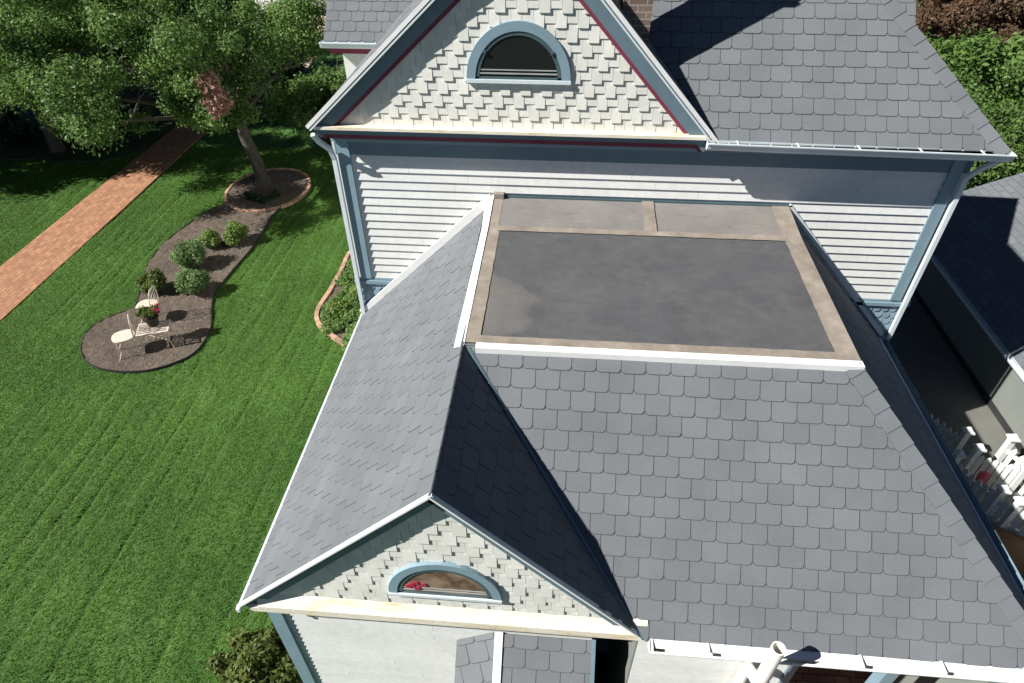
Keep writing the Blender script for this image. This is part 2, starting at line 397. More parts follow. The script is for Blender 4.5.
# --- wing eaves metal edges
mb=MB(); mb.box((-.026,-.02,-.035),(0.006,4.74,.014)); mb.build('drip_edge',M['gutter'],H)
for a,b,u in(((-.03,.0),(XR,2.02),-1),((3.93,.0),(XR,2.02),1)):
    mb=MB(); mb.bar((a[0],.004,a[1]),(b[0],.004,b[1]),.014,.018,(u,0,1)); mb.build('rake_edge',M['white'],H)
    mb=MB(); mb.bar((a[0],.034,a[1]-.015),(b[0],.034,b[1]-.015),.024,.036,(u,0,1)); mb.build('rake_moulding',M['gutter'],H)
def gutter(name,a,b,w,h,mat,parent,side=1,hangers=0):
    """K-style trough: back, floor, ogee front with a rolled lip"""
    a=Vector(a); b=Vector(b); d=(b-a).normalized(); o=Vector((d.y,-d.x,0))*side
    mb=MB(); t=.004
    prof=[(0,0),(0,-h),(w*.55,-h),(w*.72,-h*.7),(w*.78,-h*.35),(w,-h*.12),(w,0),(w*.86,0),(w*.86,-.012)]
    for i in range(len(prof)-1):
        p,q=prof[i],prof[i+1]
        A=a+o*p[0]+Vector((0,0,p[1])); B=a+o*q[0]+Vector((0,0,q[1])); C=b+o*q[0]+Vector((0,0,q[1])); Dd=b+o*p[0]+Vector((0,0,p[1]))
        mb.face([A,B,C,Dd])
    for e in (a,b):
        mb.face([e+o*p[0]+Vector((0,0,p[1])) for p in prof[:7]])
    g=mb.build(name,mat,parent)
    for k in range(hangers):
        L=(b-a).length; p=a+d*(L*(k+.5)/hangers); hb=MB(); hb.bar(p,p+o*w+Vector((0,0,-.004)),.018,.008); hb.build('gutter_hanger',mat,g)
    return g
# front gutter of wing: white, guard covered
mb=MB(); g0=gutter('gutter',(3.99,.0,.035),(7.85,.0,.01),.135,.12,M['white'],H,1)
mb=MB(); mb.face([(4.0,.0,.032),(4.0,-.075,.012),(7.84,-.075,-.012),(7.84,.0,.008)]); mb.build('gutter_guard',M['white'],g0)
for x in (4.0,4.52,5.9,6.62,7.35):
    mb=MB(); mb.box((x,-.115,-.02),(x+.02,-.0,.04)); mb.build('gutter_hanger',M['gutter'],g0)
gutter('gutter',(7.71,4.7,.0),(7.71,-.05,.0),.11,.1,M['blue'],H,-1)
mb=MB(); mb.box((7.69,-.02,-.01),(7.715,4.72,.028)); tag(mb.build('drip_edge',M['gutter'],H),'pale blue edge along the shaded right eave')
# --- lower gable front
def tri_shakes(name,apex,fl,fr,y,mat,parent,expo=.150,width=.120,thick=.013,hole=None,base=None):
    poly=[(fl[0],y,fl[1]),(fr[0],y,fr[1]),(apex[0],y,apex[1])]
    mb=MB(); mb.face(poly,.3,0)
    hs=[lambda uu,vv,h=h: h(uu+poly[0][0],vv+poly[0][2]) for h in (hole or [])]
    scatter_tiles(mb,poly,(1,0,0),(0,0,1),expo,width,thick,'shake',gap=.003,head=.02,base=.004,off=.031,holes=hs)
    return mb.build(name,M[mat],parent)
yl=.12
GW=tri_shakes('gable_wall',(XR,1.93),(.10,.07),(3.83,.07),yl,'shake',H)
# flare and ledge at the bottom of the lower gable
mb=MB(); mb.prism([(0,yl+.02,.15),(0,yl-.012,.145),(0,.060,.06),(0,.028,.015),(0,.028,-.085),(0,yl+.15,-.085)],(.175,0,0),(3.97,0,0)); mb.prism([(0,.06,.0),(0,.028,-.01),(0,.028,-.085),(0,yl+.1,-.085)],(.06,0,0),(.1745,0,0)); mb.build('gable_ledge',M['ledge'],H,recalc=True)
mb=MB(); mb.box((.10,.10,-.13),(3.9,.27,-.087)); mb.build('fascia',M['slate'],H)
# rake boards and soffit behind the rake edge
def rake(name,a,b,y0,y1,w0,w1,mat,parent,side):
    """board in the plane y0..y1, running a->b (x,z), between depths w0,w1 below the edge"""
    d=Vector((b[0]-a[0],0,b[1]-a[1])).normalized(); n=Vector((d.z,0,-d.x))*side
    if n.z>0: n=-n
    mb=MB(); p=Vector((a[0],0,a[1])); q=Vector((b[0],0,b[1]))
    c=[p+n*w0,q+n*w0,q+n*w1,p+n*w1]
    mb.hexa([c[0]+Vector((0,y0,0)),c[1]+Vector((0,y0,0)),c[1]+Vector((0,y1,0)),c[0]+Vector((0,y1,0)),c[3]+Vector((0,y0,0)),c[2]+Vector((0,y0,0)),c[2]+Vector((0,y1,0)),c[3]+Vector((0,y1,0))])
    return mb.build(name,M[mat],parent,recalc=True)
for a,b in(((.02,-.02),(XR,1.985)),((3.90,-.02),(XR,1.985))):
    rake('rake_board',a,b,.075,.095,.03,.11,'slate',H,1); rake('rake_soffit',a,b,.052,yl+.05,.012,.03,'slate',H,1)
def arch(name,cx,z0,w,h,y,parent,glassm,dark=True,ring=.12,bars=True):
    """half-round window: ring > sill, sash, pane"""
    def pts(rx,rz,n=28,z=z0): return [(cx+rx*math.cos(math.pi*k/n),z+rz*math.sin(math.pi*k/n)) for k in range(n+1)]
    O=pts(w,h); I=pts(w-ring,h-ring*1.02); 
    f=MB()
    def band(O,I,y0,y1):
        for k in range(len(O)-1):
            a,b,c,d=O[k],O[k+1],I[k+1],I[k]
            f.face([(a[0],y0,a[1]),(d[0],y0,d[1]),(c[0],y0,c[1]),(b[0],y0,b[1])])
            f.face([(a[0],y0,a[1]),(b[0],y0,b[1]),(b[0],y1,b[1]),(a[0],y1,a[1])])
            f.face([(d[0],y0,d[1]),(d[0],y1,d[1]),(c[0],y1,c[1]),(c[0],y0,c[1])])
    band(O,I,y-.045,y+.0)
    win=f.build('window',M['blue'],parent)
    f=MB(); f.box((cx-w-.005,y-.055,z0-.035),(cx+w+.005,y,z0+.004)); f.build('sill',M['gutter'],win)
    f=MB(); I2=pts(w-ring-.045,h-ring*1.02-.045,z=z0+.0); band(I,I2,y-.036,y-.0); f.box((cx-w+ring,y-.036,z0+.005),(cx+w-ring,y,z0+.03)); f.build('sash',M['winframe'],win)
    f=MB(); f.face([(p[0],y-.026,p[1]) for p in [(cx+(w-ring-.002)*math.cos(math.pi*k/28),z0+(h-ring-.004)*math.sin(math.pi*k/28)) for k in range(29)]][::-1]); f.build('pane',glassm,win)
    if bars:
        f=MB(); f.box((cx-w+ring+.05,y-.034,z0+.06),(cx+w-ring-.05,y-.027,z0+.075)); f.box((cx-w+ring+.06,y-.033,z0+.10),(cx+w-ring-.06,y-.027,z0+.112)); f.build('inner_sill',M['interior'],win)
    # small latches
    for sx in(-1,1) if dark else ():
        f=MB(); f.box((cx+sx*(w-ring-.02)*.80-.018,y-.058,z0+(h-ring)*.55),(cx+sx*(w-ring-.02)*.80+.018,y-.036,z0+(h-ring)*.55+.03)); f.build('latch',M['winframe'],win)
    return win
wl=arch('window',2.06,.40,.53,.55,yl-.005,H,M['glass2'],dark=False,ring=.082); tag(wl,'half-round window with brown curtain and red flowers behind the glass')
for k in range(16):
    x=1.76+random.uniform(-.13,.13); z=.56+random.uniform(-.06,.06); r=random.uniform(.015,.03)
    if (z-.40)/.38>math.sqrt(max(0,1-((x-2.06)/.38)**2)): continue
    mb=MB(); mb.tube([(x,yl-.040-k*.0004,z),(x,yl-.033,z)],r,7); mb.build('flower',M['flower_red'],wl)
# walls below the lower gable
yf=.25
clapboards('siding',.10,3.5,-3.25,-.10,yf,.1,H)
mb=MB()
mb.box((.085,yf-.045,-3.28),(.235,yf+.0,-.10)); mb.build('corner_board',M['blue'],H)
wall=MB()
wall.box((.10,yf+.001,-3.3),(3.5,yf+.14,-.05)); wall.box((.10,yf+.15,-3.3),(.22,4.7,-.05)); wall.box((.2,yl+.005,-.06),(3.85,yf-.01,-.045)); wall.box((3.36,1.3,-3.3),(4.1,1.4,-.06)); wall.box((3.36,.40,-3.3),(3.5,1.29,-.06)); wall.box((3.93,.21,-3.3),(4.05,1.29,-.06))
wall.box((3.9,.072,-3.3),(5.46,.2,-.03)); 
wall.box((5.36,.21,-3.3),(5.46,1.6,-.03)); wall.box((5.47,1.5,-3.3),(7.35,1.6,-.03)); wall.box((7.35,.1,-3.3),(7.45,4.7,-.03))
wall.build('wall',M['nbwall'],H)
clapboards('siding',3.92,5.44,-3.2,-.08,.07,.1,H)
mb=MB(); mb.box((5.40,.03,-3.2),(5.48,.068,-.1)); mb.build('corner_board',M['slate'],H)
mb=MB(); mb.box((3.95,.0,-.03),(7.6,3.9,-.022)); mb.box((.12,yf+.15,-.047),(3.9,4.6,-.04)); mb.build('soffit',M['slate'],H)
# wooden porch posts at right
for x in (6.4,7.5):
    mb=MB(); mb.box((x-.06,.06,-3.2),(x+.06,.18,-.03)); mb.box((x-.09,.03,-3.28),(x+.09,.21,-3.05)); mb.box((x-.09,.03,-.2),(x+.09,.21,-.035)); mb.build('porch_post',M['blue'],H)
# bay roof below the ledge
dn=Vector((0,-1,-1))
F0=Vector((2.58,yf-.02,-.58)); FR=Vector((3.50,yf-.02,-.58))
slope('bay_roof',[F0+dn*.8,FR+dn*.8,FR,F0],(1,0,0),-dn,H,.2,.25)
L1=Vector((2.50,yf-.02,-.56)); lo_=Vector((-.42,0,-.25))
pl=[L1+dn*.8,L1,L1+lo_,L1+lo_+dn*.8]; uu=Vector((.42,0,.25)).normalized(); n=uu.cross(-dn).normalized(); vv=n.cross(uu)
o=slope('bay_roof',[L1+lo_+dn*.8,L1+dn*.8,L1,L1+lo_],uu,vv,H,.2,.25)
mb=MB(); mb.bar(F0+Vector((-.045,0,.025)),F0+dn*.8+Vector((-.045,0,.025)),.085,.02,(0,-1,1)); mb.build('roof_flashing',M['white'],H)
mb=MB(); mb.prism([FR+Vector((.0,0,.02)),FR+dn*.8+Vector((0,0,.02)),FR+dn*.8+Vector((0,0,-.10)),FR+Vector((0,.0,-.10))],(.0,0,0),(.04,0,0)); mb.build('bay_rake_board',M['slate'],H,recalc=True)
mb=MB(); mb.box((2.2,-.5,-3.3),(3.42,yf-.02,-1.45)); mb.prism([(0,yf-.02,-.80),(0,yf-.02,-1.44),(0,-.40,-1.44)],(2.2,0,0),(3.42,0,0)); mb.build('bay_wall',M['nbwall'],H,recalc=True)

# --- vent pipes in front of the gutter
vp=MB(); 
vp.tube([(4.96,-.04,-3.2),(4.96,-.04,-.34),(4.965,-.055,-.28),(4.975,-.10,-.255)],[.055]*4,20); vp.tube([(4.96,-.04,-.34),(4.965,-.06,-.27),(4.98,-.12,-.25)],.062,20)
vp.tube([(4.97,-.08,-.255),(5.0,-.17,-.25),(5.01,-.21,-.225),(5.01,-.22,-.17)],.055,20)
pv=vp.build('vent_pipe',M['pvc'],H,smooth=False)
r=MB(); n=24; R0,R1=.062,.050; zt=.50; cx,cy=5.01,-.22
for k in range(n):
    a0=2*math.pi*k/n; a1=2*math.pi*(k+1)/n
    c=lambda r_,a,z:(cx+r_*math.cos(a),cy+r_*math.sin(a),z)
    r.face([c(R0,a0,-.17),c(R0,a1,-.17),c(R0,a1,zt),c(R0,a0,zt)]); r.face([c(R0,a0,zt),c(R0,a1,zt),c(R1,a1,zt),c(R1,a0,zt)]); r.face([c(R1,a0,zt),c(R1,a1,zt),c(R1,a1,zt-.5),c(R1,a0,zt-.5)])
    r.face([c(R0+.008,a0,-.20),c(R0+.008,a1,-.20),c(R0+.008,a1,-.10),c(R0+.008,a0,-.10)]); r.face([c(R0+.008,a0,-.10),c(R0+.008,a1,-.10),c(R0,a1,-.10),c(R0,a0,-.10)])
r.build('pipe_riser',M['pvc'],pv)

# ================================================================== tall main block
EZ=3.0
clapboards('siding',.12,7.74,.70,2.70,D,.1195,H,thick=.027)
mb=MB(); mb.box((.02,D+.001,-3.3),(7.86,D+.2,3.0)); mb.box((.02,D+.21,-3.3),(.2,12.2,2.95)); mb.box((7.66,D+.21,-3.3),(7.86,12.2,2.95)); mb.box((.21,12.0,-3.3),(7.65,12.2,2.95)); mb.build('wall',M['siding'],H)
# belt course and blue scale shingles below
mb=MB(); mb.box((-.02,D-.055,.60),(7.90,D-.001,.655)); mb.box((-.02,D-.035,.655),(7.90,D-.001,.695)); mb.build('belt_course',M['blue'],H)
for x0,x1 in((.0,1.5),(6.5,7.88)):
    mb=MB(); pl=[(x0,D-.004,-.5),(x1,D-.004,-.5),(x1,D-.004,.6),(x0,D-.004,.6)]; mb.face(pl,.2); scatter_tiles(mb,pl,(1,0,0),(0,0,1),.11,.11,.02,'scale',gap=.006,head=.05,off=.0); mb.build('wall_shingles',M['scale'],H)
# corner boards, downspouts
mb=MB(); mb.box((.09,D-.05,.70),(.245,D,2.80)); mb.build('corner_board',M['blue'],H)
mb=MB(); mb.box((7.61,D-.05,.70),(7.75,D,2.80)); mb.build('corner_board',M['blue'],H)
def downspout(x,pts,mat='gutter'):
    mb=MB()
    for p,q in zip(pts[:-1],pts[1:]): mb.bar(p,q,.055,.05,(0,-1,.0))
    return mb.build('downspout',M[mat],H)
downspout(0,[(-.08,D-.30,2.97),(-.05,D-.24,2.86),(.03,D-.11,2.70),(.045,D-.07,2.55),(.04,D-.07,.05)])
downspout(0,[(7.93,D-.30,2.88),(7.87,D-.16,2.72),(7.81,D-.07,2.56),(7.81,D-.07,.05)])
# flashing where the wing roof meets the wall
mb=MB(); mb.bar((0.02,D-.06,.06),(XR-.0,D-.06,2.09),.03,.12,(-1,0,1)); mb.build('wall_flashing',M['white'],H)
mb=MB(); mb.bar((7.72,D-.04,.08),(5.86,D-.04,2.10),.03,.06,(1,0,1)); tag(mb.build('wall_flashing',M['gutter'],H),'pale flashing along the shaded right slope')
# cornice
mb=MB(); mb.box((-.06,4.475,3.025),(4.66,D-.001,3.062)); mb.build('gable_ledge',M['ledge'],H)
mb=MB(); mb.box((.02,4.52,2.955),(4.7,D-.001,3.023)); mb.box((.06,D-.03,2.60),(7.84,D-.018,2.86)); mb.box((4.66,4.46,2.93),(7.98,D-.001,2.99)); mb.build('cornice',M['slate'],H)
mb=MB(); mb.box((.04,4.585,2.875),(4.7,D-.002,2.953)); mb.box((4.7,4.50,2.885),(7.94,D-.002,2.928)); mb.build('maroon_stripe',M['maroon'],H)
mb=MB(); mb.box((.05,4.665,2.80),(7.86,D-.002,2.873)); mb.build('frieze',M['blue'],H)
gutter('gutter',(4.62,4.46,3.04),(8.02,4.46,3.0),.115,.10,M['gutter'],H,1,hangers=5)
# gable of main block
AX,AZ=2.50,5.377
GL=(-.13,3.05); GR=(4.75,2.99)
yw=4.60
tri_shakes('gable_wall',(AX,AZ-.05),(.06,3.062),(4.66,3.062),yw,'shake',H,expo=.146,width=.120,thick=.016)
for a,b in((GL,(AX,AZ)),(GR,(AX,AZ))):
    rake('rake_board',a,b,4.525,4.55,.036,.19,'slate',H,1)
    rake('rake_soffit',a,b,4.477,4.77,.012,.035,'slate',H,1)
    rake('maroon_stripe',a,b,4.565,4.60,.17,.235,'maroon',H,1)
    rake('rake_edge',a,b,4.452,4.476,-.03,.015,'white',H,1)
    rake('rake_moulding',a,b,4.455,4.474,.03,.05,'gutter',H,1)
wm=arch('window',2.415,3.635,.59,.62,yw-.006,H,M['glass'],ring=.10); tag(wm,'half-round window with dark glass')
# gable slopes
RY=12.2
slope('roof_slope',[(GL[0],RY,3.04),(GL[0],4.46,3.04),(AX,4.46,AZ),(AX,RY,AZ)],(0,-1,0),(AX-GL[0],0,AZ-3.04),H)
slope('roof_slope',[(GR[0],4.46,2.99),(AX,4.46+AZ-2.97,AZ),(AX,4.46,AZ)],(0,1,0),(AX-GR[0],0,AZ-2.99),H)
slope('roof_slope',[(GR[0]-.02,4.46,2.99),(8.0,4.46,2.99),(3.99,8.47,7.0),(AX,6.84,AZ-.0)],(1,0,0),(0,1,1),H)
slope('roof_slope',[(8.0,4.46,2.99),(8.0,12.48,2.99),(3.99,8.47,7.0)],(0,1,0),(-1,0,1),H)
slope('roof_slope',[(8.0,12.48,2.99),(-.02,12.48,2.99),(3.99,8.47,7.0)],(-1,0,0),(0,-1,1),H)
caps('hip_cap',(7.99,4.47,2.99),(3.99,8.47,7.0),H,(0,-1,1),(1,0,1),.15)
mb=MB(); mb.bar((GR[0],4.46,3.0),(AX+.05,6.79,AZ-.04),.07,.012,(1,-1,2)); mb.build('valley_flashing',M['underlay_shadowline'],H)
# rear wings: left one with gutter, right one with rake
def wing(x0,x1,y,z,depth,parent,right=True):
    o=slope('roof_slope',[(x0,y,z),(x1,y,z),(x1,y+depth,z+depth),(x0,y+depth,z+depth)],(1,0,0),(0,1,1),parent)
    return o
wing(-1.46,1.2,9.2,2.72,3.0,H); 
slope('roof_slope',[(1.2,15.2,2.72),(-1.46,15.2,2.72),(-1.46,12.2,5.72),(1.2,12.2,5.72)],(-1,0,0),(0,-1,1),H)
gutter('gutter',(-1.52,9.2,2.73),(0.0,9.2,2.73),.12,.11,M['gutter'],H,1)
mb=MB(); mb.box((-1.25,9.5,-3.3),(.01,9.6,2.6)); mb.box((-1.25,9.61,-3.3),(-1.15,14.8,2.6)); mb.box((-1.45,9.22,2.60),(0,9.5,2.63)); mb.prism([(0,9.6,2.6),(0,14.8,2.6),(0,12.2,5.2)],(-1.25,0,0),(-1.15,0,0)); mb.build('wall',M['siding'],H,recalc=True)
mb=MB(); mb.box((-1.4,9.25,2.50),(0,9.33,2.595)); mb.build('maroon_stripe',M['maroon'],H)
wing(5.0,7.98,7.2,3.08,1.0,H)
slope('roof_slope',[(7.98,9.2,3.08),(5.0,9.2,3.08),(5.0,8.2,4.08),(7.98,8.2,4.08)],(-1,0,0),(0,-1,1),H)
mb=MB(); mb.prism([(0,7.3,2.9),(0,9.1,2.9),(0,8.2,3.95)],(7.80,0,0),(7.90,0,0)); mb.build('gable_wall',M['shake'],H,recalc=True)
# chimney on the gable slope
ch=MB(); ch.box((3.54,4.93,3.3),(3.86,5.33,5.84)); ch.box((3.50,4.89,5.84),(3.90,5.37,5.93)); ch.box((3.52,4.91,5.93),(3.88,5.35,6.0)); cho=ch.build('chimney',M['chimney'],H)
mb=MB(); mb.tube([(3.70,5.13,5.98),(3.70,5.13,6.10)],.09,14); mb.build('chimney_pot',M['edging'],cho)

# ================================================================== neighbour
NB=tag(empty('neighbour_garage',(12.4,4,-2.5)),'low grey outbuilding with a shingled roof across the driveway from the house','garage')
bpy.context.view_layer.update()
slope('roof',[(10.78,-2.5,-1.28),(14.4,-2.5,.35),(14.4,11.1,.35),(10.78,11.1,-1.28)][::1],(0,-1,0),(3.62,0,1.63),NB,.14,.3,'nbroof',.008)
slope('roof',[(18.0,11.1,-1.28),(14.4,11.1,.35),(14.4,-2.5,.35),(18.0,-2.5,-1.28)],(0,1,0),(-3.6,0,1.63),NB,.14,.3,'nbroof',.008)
gutter('gutter',(10.78,11.1,-1.25),(10.78,-2.5,-1.25),.1,.09,M['gutter'],NB,1)
mb=MB(); mb.box((11.0,-2.2,-2.6),(11.1,10.8,-1.30)); mb.box((17.7,-2.2,-2.6),(17.8,10.8,-1.30)); mb.box((11.11,10.7,-2.6),(17.69,10.8,-1.3)); mb.box((11.11,-2.2,-2.6),(17.69,-2.1,-1.3)); mb.prism([(11.1,0,-1.3),(17.7,0,-1.3),(14.4,0,.2)],(0,10.7,0),(0,10.8,0)); mb.build('wall',M['nbwall'],NB,recalc=True)
mb=MB(); mb.box((10.97,-2.2,-2.52),(10.998,10.8,-2.38)); mb.build('base_board',M['blackedge'],NB)

# ================================================================== ground
def ngrid(x0,x1,y0,y1,st,zf):
    xs=np.arange(x0,x1+st/2,st); ys=np.arange(y0,y1+st/2,st); X,Y=np.meshgrid(xs,ys); Z=zf(X,Y)
    V=np.stack([X,Y,Z],-1).reshape(-1,3); nx=len(xs); ny=len(ys)
    i=np.arange(nx-1)[None,:]+np.arange(ny-1)[:,None]*nx; F=np.stack([i,i+1,i+1+nx,i+nx],-1).reshape(-1,4)
    return V,F
def vnoise(X,Y,s,seed):
    r=np.random.default_rng(seed); T=r.random((97,97)); x=X*s; y=Y*s; xi=np.floor(x).astype(int); yi=np.floor(y).astype(int); fx=x-xi; fy=y-yi
    fx=fx*fx*(3-2*fx); fy=fy*fy*(3-2*fy); g=lambda a,b:T[a%97,b%97]
    return (g(xi,yi)*(1-fx)+g(xi+1,yi)*fx)*(1-fy)+(g(xi,yi+1)*(1-fx)+g(xi+1,yi+1)*fx)*fy
def hgt(X,Y): # terrain
    t=np.clip((X-3.5)/3.0,0,1); t=t*t*(3-2*t); return G-.06+(.76)*t*(X>0)
V,F=ngrid(-150,150,-120,220,2.5,lambda X,Y: hgt(X,Y)-.05)
tag(np_mesh('ground',V,F,M['earth'],smooth=True),kind='structure')
def furrow(X,Y):
    xx=X+.10*np.sin(Y*.35+1)+.30*vnoise(X*.6,Y*.25,1,31)+.5*vnoise(X,X*0,.5,41)+(.02*(Y-2))*(X<-3.5)
    ph=(xx/.36)%1.0; k=np.floor(xx/.36).astype(int); on=vnoise(k*3.7,Y*.45,1,33)
    return np.exp(-((ph-.5)/.075)**2)*np.clip(on*2-.45,0,1), np.exp(-((ph-.68)/.10)**2)*np.clip(on*2-.45,0,1)
def lawnz(X,Y):
    return G-.03*furrow(X,Y)[0]+.035*(vnoise(X,Y,.35,1)-.5)+.016*vnoise(X+.35*vnoise(X,Y,.4,9),Y*.05,3.2,2)+.014*vnoise(X,Y,4,3)+.020*vnoise(X,Y,14,4)-.03
V,F=ngrid(-24,1.9,-6,24,.06,lawnz); tag(np_mesh('lawn',V,F,M['grass'],smooth=True),kind='structure')
V,F=ngrid(-30,6,24.01,35,.25,lambda X,Y:G-.02+.03*vnoise(X,Y,3,5)); tag(np_mesh('lawn',V,F,M['grass'],smooth=True),kind='structure')
def sheet(name,pts,z,mat,sub=None):
    mb=MB(); mb.face([(p[0],p[1],z) for p in pts]); return tag(mb.build(name,mat),kind='structure')
def slab(name,pts,z,th,mat,kind='structure'):
    if area([tuple(p) for p in pts])<0: pts=pts[::-1]
    mb=MB(); mb.prism([(p[0],p[1],z-th) for p in pts],(0,0,0),(0,0,th)); return tag(mb.build(name,mat,recalc=True),kind=kind)
slab('brick_path',[(-11.72,-6),(-10.02,-6),(-10.10,14),(-10.25,24),(-11.5,24),(-11.62,14)],G+.03,.12,M['pathbrick'])
slab('road',[(-60,35.6),(20,35.6),(20,46),(-60,46)],G+.03,.15,M['concrete'])
slab('front_walk',[(-11.6,24.1),(-8.6,24.1),(-9.0,30),(-10.6,35.5),(-12.1,35.5),(-11.2,30.5)],G+.035,.12,M['tan'])
V,F=ngrid(7.87,10.96,-8,26,.4,lambda X,Y:np.full_like(X,-2.5)+.01*vnoise(X,Y,1,3)); tag(np_mesh('driveway',V,F,M['drive'],smooth=True),kind='structure')
slab('patio',[(5.47,-2.5),(7.8,-2.5),(7.8,1.49),(5.47,1.49)],G+.62,.5,M['patio'])
def catmull(pts,n=6,closed=True):
    out=[]; N=len(pts)
    for i in range(N if closed else N-1):
        g=lambda k: pts[k%N] if closed else pts[min(max(k,0),N-1)]
        p0,p1,p2,p3=g(i-1),g(i),g(i+1),g(i+2)
        for k in range(n):
            t=k/n; out.append(tuple(.5*((2*b)+(-a+c)*t+(2*a-5*b+4*c-d)*t*t+(-a+3*b-3*c+d)*t**3) for a,b,c,d in zip(p0,p1,p2,p3)))
    if not closed: out.append(tuple(pts[-1]))
    return out
ISL=[(-7.1,13.87),(-7.67,12.69),(-7.89,11.37),(-7.66,10.08),(-7.22,8.95),(-7.2,8.6),(-7.53,8.3),(-7.75,7.82),(-7.6,7.23),(-7.2,6.75),(-6.62,6.51),(-5.92,6.5),(-5.36,6.73),(-4.95,7.19),(-4.94,7.92),(-5.17,8.54),(-5.4,9.1),(-5.48,9.62),(-5.43,10.57),(-5.37,11.56),(-5.44,13.26),(-5.5,13.86)]
def inside(x,y,poly):
    c=False; n=len(poly)
    for i in range(n):
        x1,y1=poly[i]; x2,y2=poly[(i+1)%n]
        if (y1>y)!=(y2>y) and x<(x2-x1)*(y-y1)/(y2-y1)+x1: c=not c
    return c
def fillbed(name,outline,z,mat,amp=.03,st=.07):
    """bed surface: uneven grid clipped to the outline"""
    xs=[p[0] for p in outline]; ys=[p[1] for p in outline]
    bm=bmesh.new(); vs=[bm.verts.new((p[0],p[1],0)) for p in outline]; bm.faces.new(vs)
    for ax,lo,hi in((0,min(xs),max(xs)),(1,min(ys),max(ys))):
        c=lo+st
        while c<hi:
            n=(1,0,0) if ax==0 else (0,1,0); co=(c,0,0) if ax==0 else (0,c,0)
            bmesh.ops.bisect_plane(bm,geom=bm.verts[:]+bm.edges[:]+bm.faces[:],plane_co=co,plane_no=n); c+=st
    for v in bm.verts:
        v.co.z=z+amp*float(vnoise(np.array(v.co.x),np.array(v.co.y),9,21))+amp*float(vnoise(np.array(v.co.x),np.array(v.co.y),2,22))
    bmesh.ops.recalc_face_normals(bm,faces=bm.faces)
    me=bpy.data.meshes.new(name); bm.to_mesh(me); bm.free()
    if me.polygons[0].normal.z<0: me.flip_normals()
    me.materials.append(mat); o=bpy.data.objects.new(name,me); COL.objects.link(o); return tag(o,kind='structure')
isl=catmull(ISL,5); fillbed('mulch_bed',isl,G+.02,M['mulch'])
CC=(-6.17,14.85); circ=[(CC[0]+1.24*math.cos(a),CC[1]+1.42*math.sin(a)) for a in [2*math.pi*k/40 for k in range(40)]]
fillbed('mulch_bed',circ,G+.045,M['mulch'])
def ring(name,pts,w,h,z,mat,closed=False,bricks=None,label=None):
    mb=MB()
    L=list(pts)+([pts[0]] if closed else [])
    for a,b in zip(L[:-1],L[1:]):
        A=Vector((*a,z)); B=Vector((*b,z)); d=(B-A).normalized()
        if bricks: A=A+d*.006; B=B-d*.006
        mb.bar(A,B,w,h,(0,0,1),random.random())
    return tag(mb.build(name,mat),label,'edging')
ring('bed_edging',isl[:-6],.015,.06,G+.03,M['blackedge'],label='thin black edging strip around the curved mulch bed with the garden chairs')
def resample(pts,step,closed):
    P_=[Vector((*p,0)) for p in pts]+([Vector((*pts[0],0))] if closed else []); out=[P_[0]]; acc=0
    for a,b in zip(P_[:-1],P_[1:]):
        L=(b-a).length; t=step-acc
        while t<=L: out.append(a+(b-a)*(t/L)); t+=step
        acc=(acc+L)%step
    return [(p.x,p.y) for p in out]
EB=[tinted('brick_edging',(.40,.25,.17),.3,.15)][0]
ring('brick_edging',resample(circ,.21,True),.09,.09,G+.05,EB,True,True,'ring of red bricks around the foot of the leaning tree')
CURB=[(-.3,12.3),(-1.6,12.2),(-2.55,11.6),(-2.6,10.59),(-2.63,9.66),(-2.69,9.0),(-2.63,8.58),(-2.41,8.26),(-2.06,7.96),(-1.74,7.73),(-.9,7.2),(.05,6.9)]
cb=catmull(CURB,5,False); fillbed('flower_bed',cb+[(.0,12.2)],G+.02,M['mulch'])
ring('brick_edging',resample(cb,.21,False),.10,.10,G+.05,EB,False,True,'curved edging of bricks around the leafy bed beside the house wall')

# grass blades as one stuff object
def blades(n,x0,x1,y0,y1,avoid,h=(.022,.05)):
    x=RNG.uniform(x0,x1,n*2); y=RNG.uniform(y0,y1,n*2)
    ok=(x<.05)&~((x>-11.66)&(x<-10.05))
    for poly in avoid:
        px=np.array([p[0] for p in poly]); py=np.array([p[1] for p in poly]); c=np.zeros(len(x),bool); j=len(px)-1
        for i in range(len(px)):
            if py[i]!=py[j]:
                m=((py[i]>y)!=(py[j]>y))&(x<(px[j]-px[i])*(y-py[i])/(py[j]-py[i])+px[i]); c^=m
            j=i
        ok&=~c
    ok&=~((x>-2.5)&(y>7.9)&(y<12.2))
    x=x[ok][:n]; y=y[ok][:n]; n=len(x)
    z=lawnz(x,y)-.004; hh=RNG.uniform(*h,n)*(1-.6*furrow(x,y)[0]); a=RNG.uniform(0,2*np.pi,n); w=RNG.uniform(.004,.009,n)
    lean=RNG.normal(0,.025,(n,2))+np.array([0.0,.012]); dx=np.cos(a)*w; dy=np.sin(a)*w
    V=np.zeros((n,3,3)); V[:,0]=np.stack([x-dx,y-dy,z],-1); V[:,1]=np.stack([x+dx,y+dy,z],-1); V[:,2]=np.stack([x+lean[:,0],y+lean[:,1],z+hh],-1)
    st=vnoise(x,y*.06,3.2,2); t=.30*vnoise(x,y,.8,5)+.22*(vnoise(x,y,.28,51)-.4)+.22*st+.36*RNG.random(n)+.16*vnoise(x,y,5,6)-.50*furrow(x,y)[0]+.36*furrow(x,y)[1]
    return V.reshape(-1,3),np.arange(n*3).reshape(-1,3),np.clip(t-.05,0,1)
V,F,T=blades(700000,-15.5,.05,-3.5,18,[isl,circ])
tag(np_mesh('grass_blades',V,F,M['blade'],T,nper=3),'short mown grass with faint mowing lines','grass',kind='stuff')

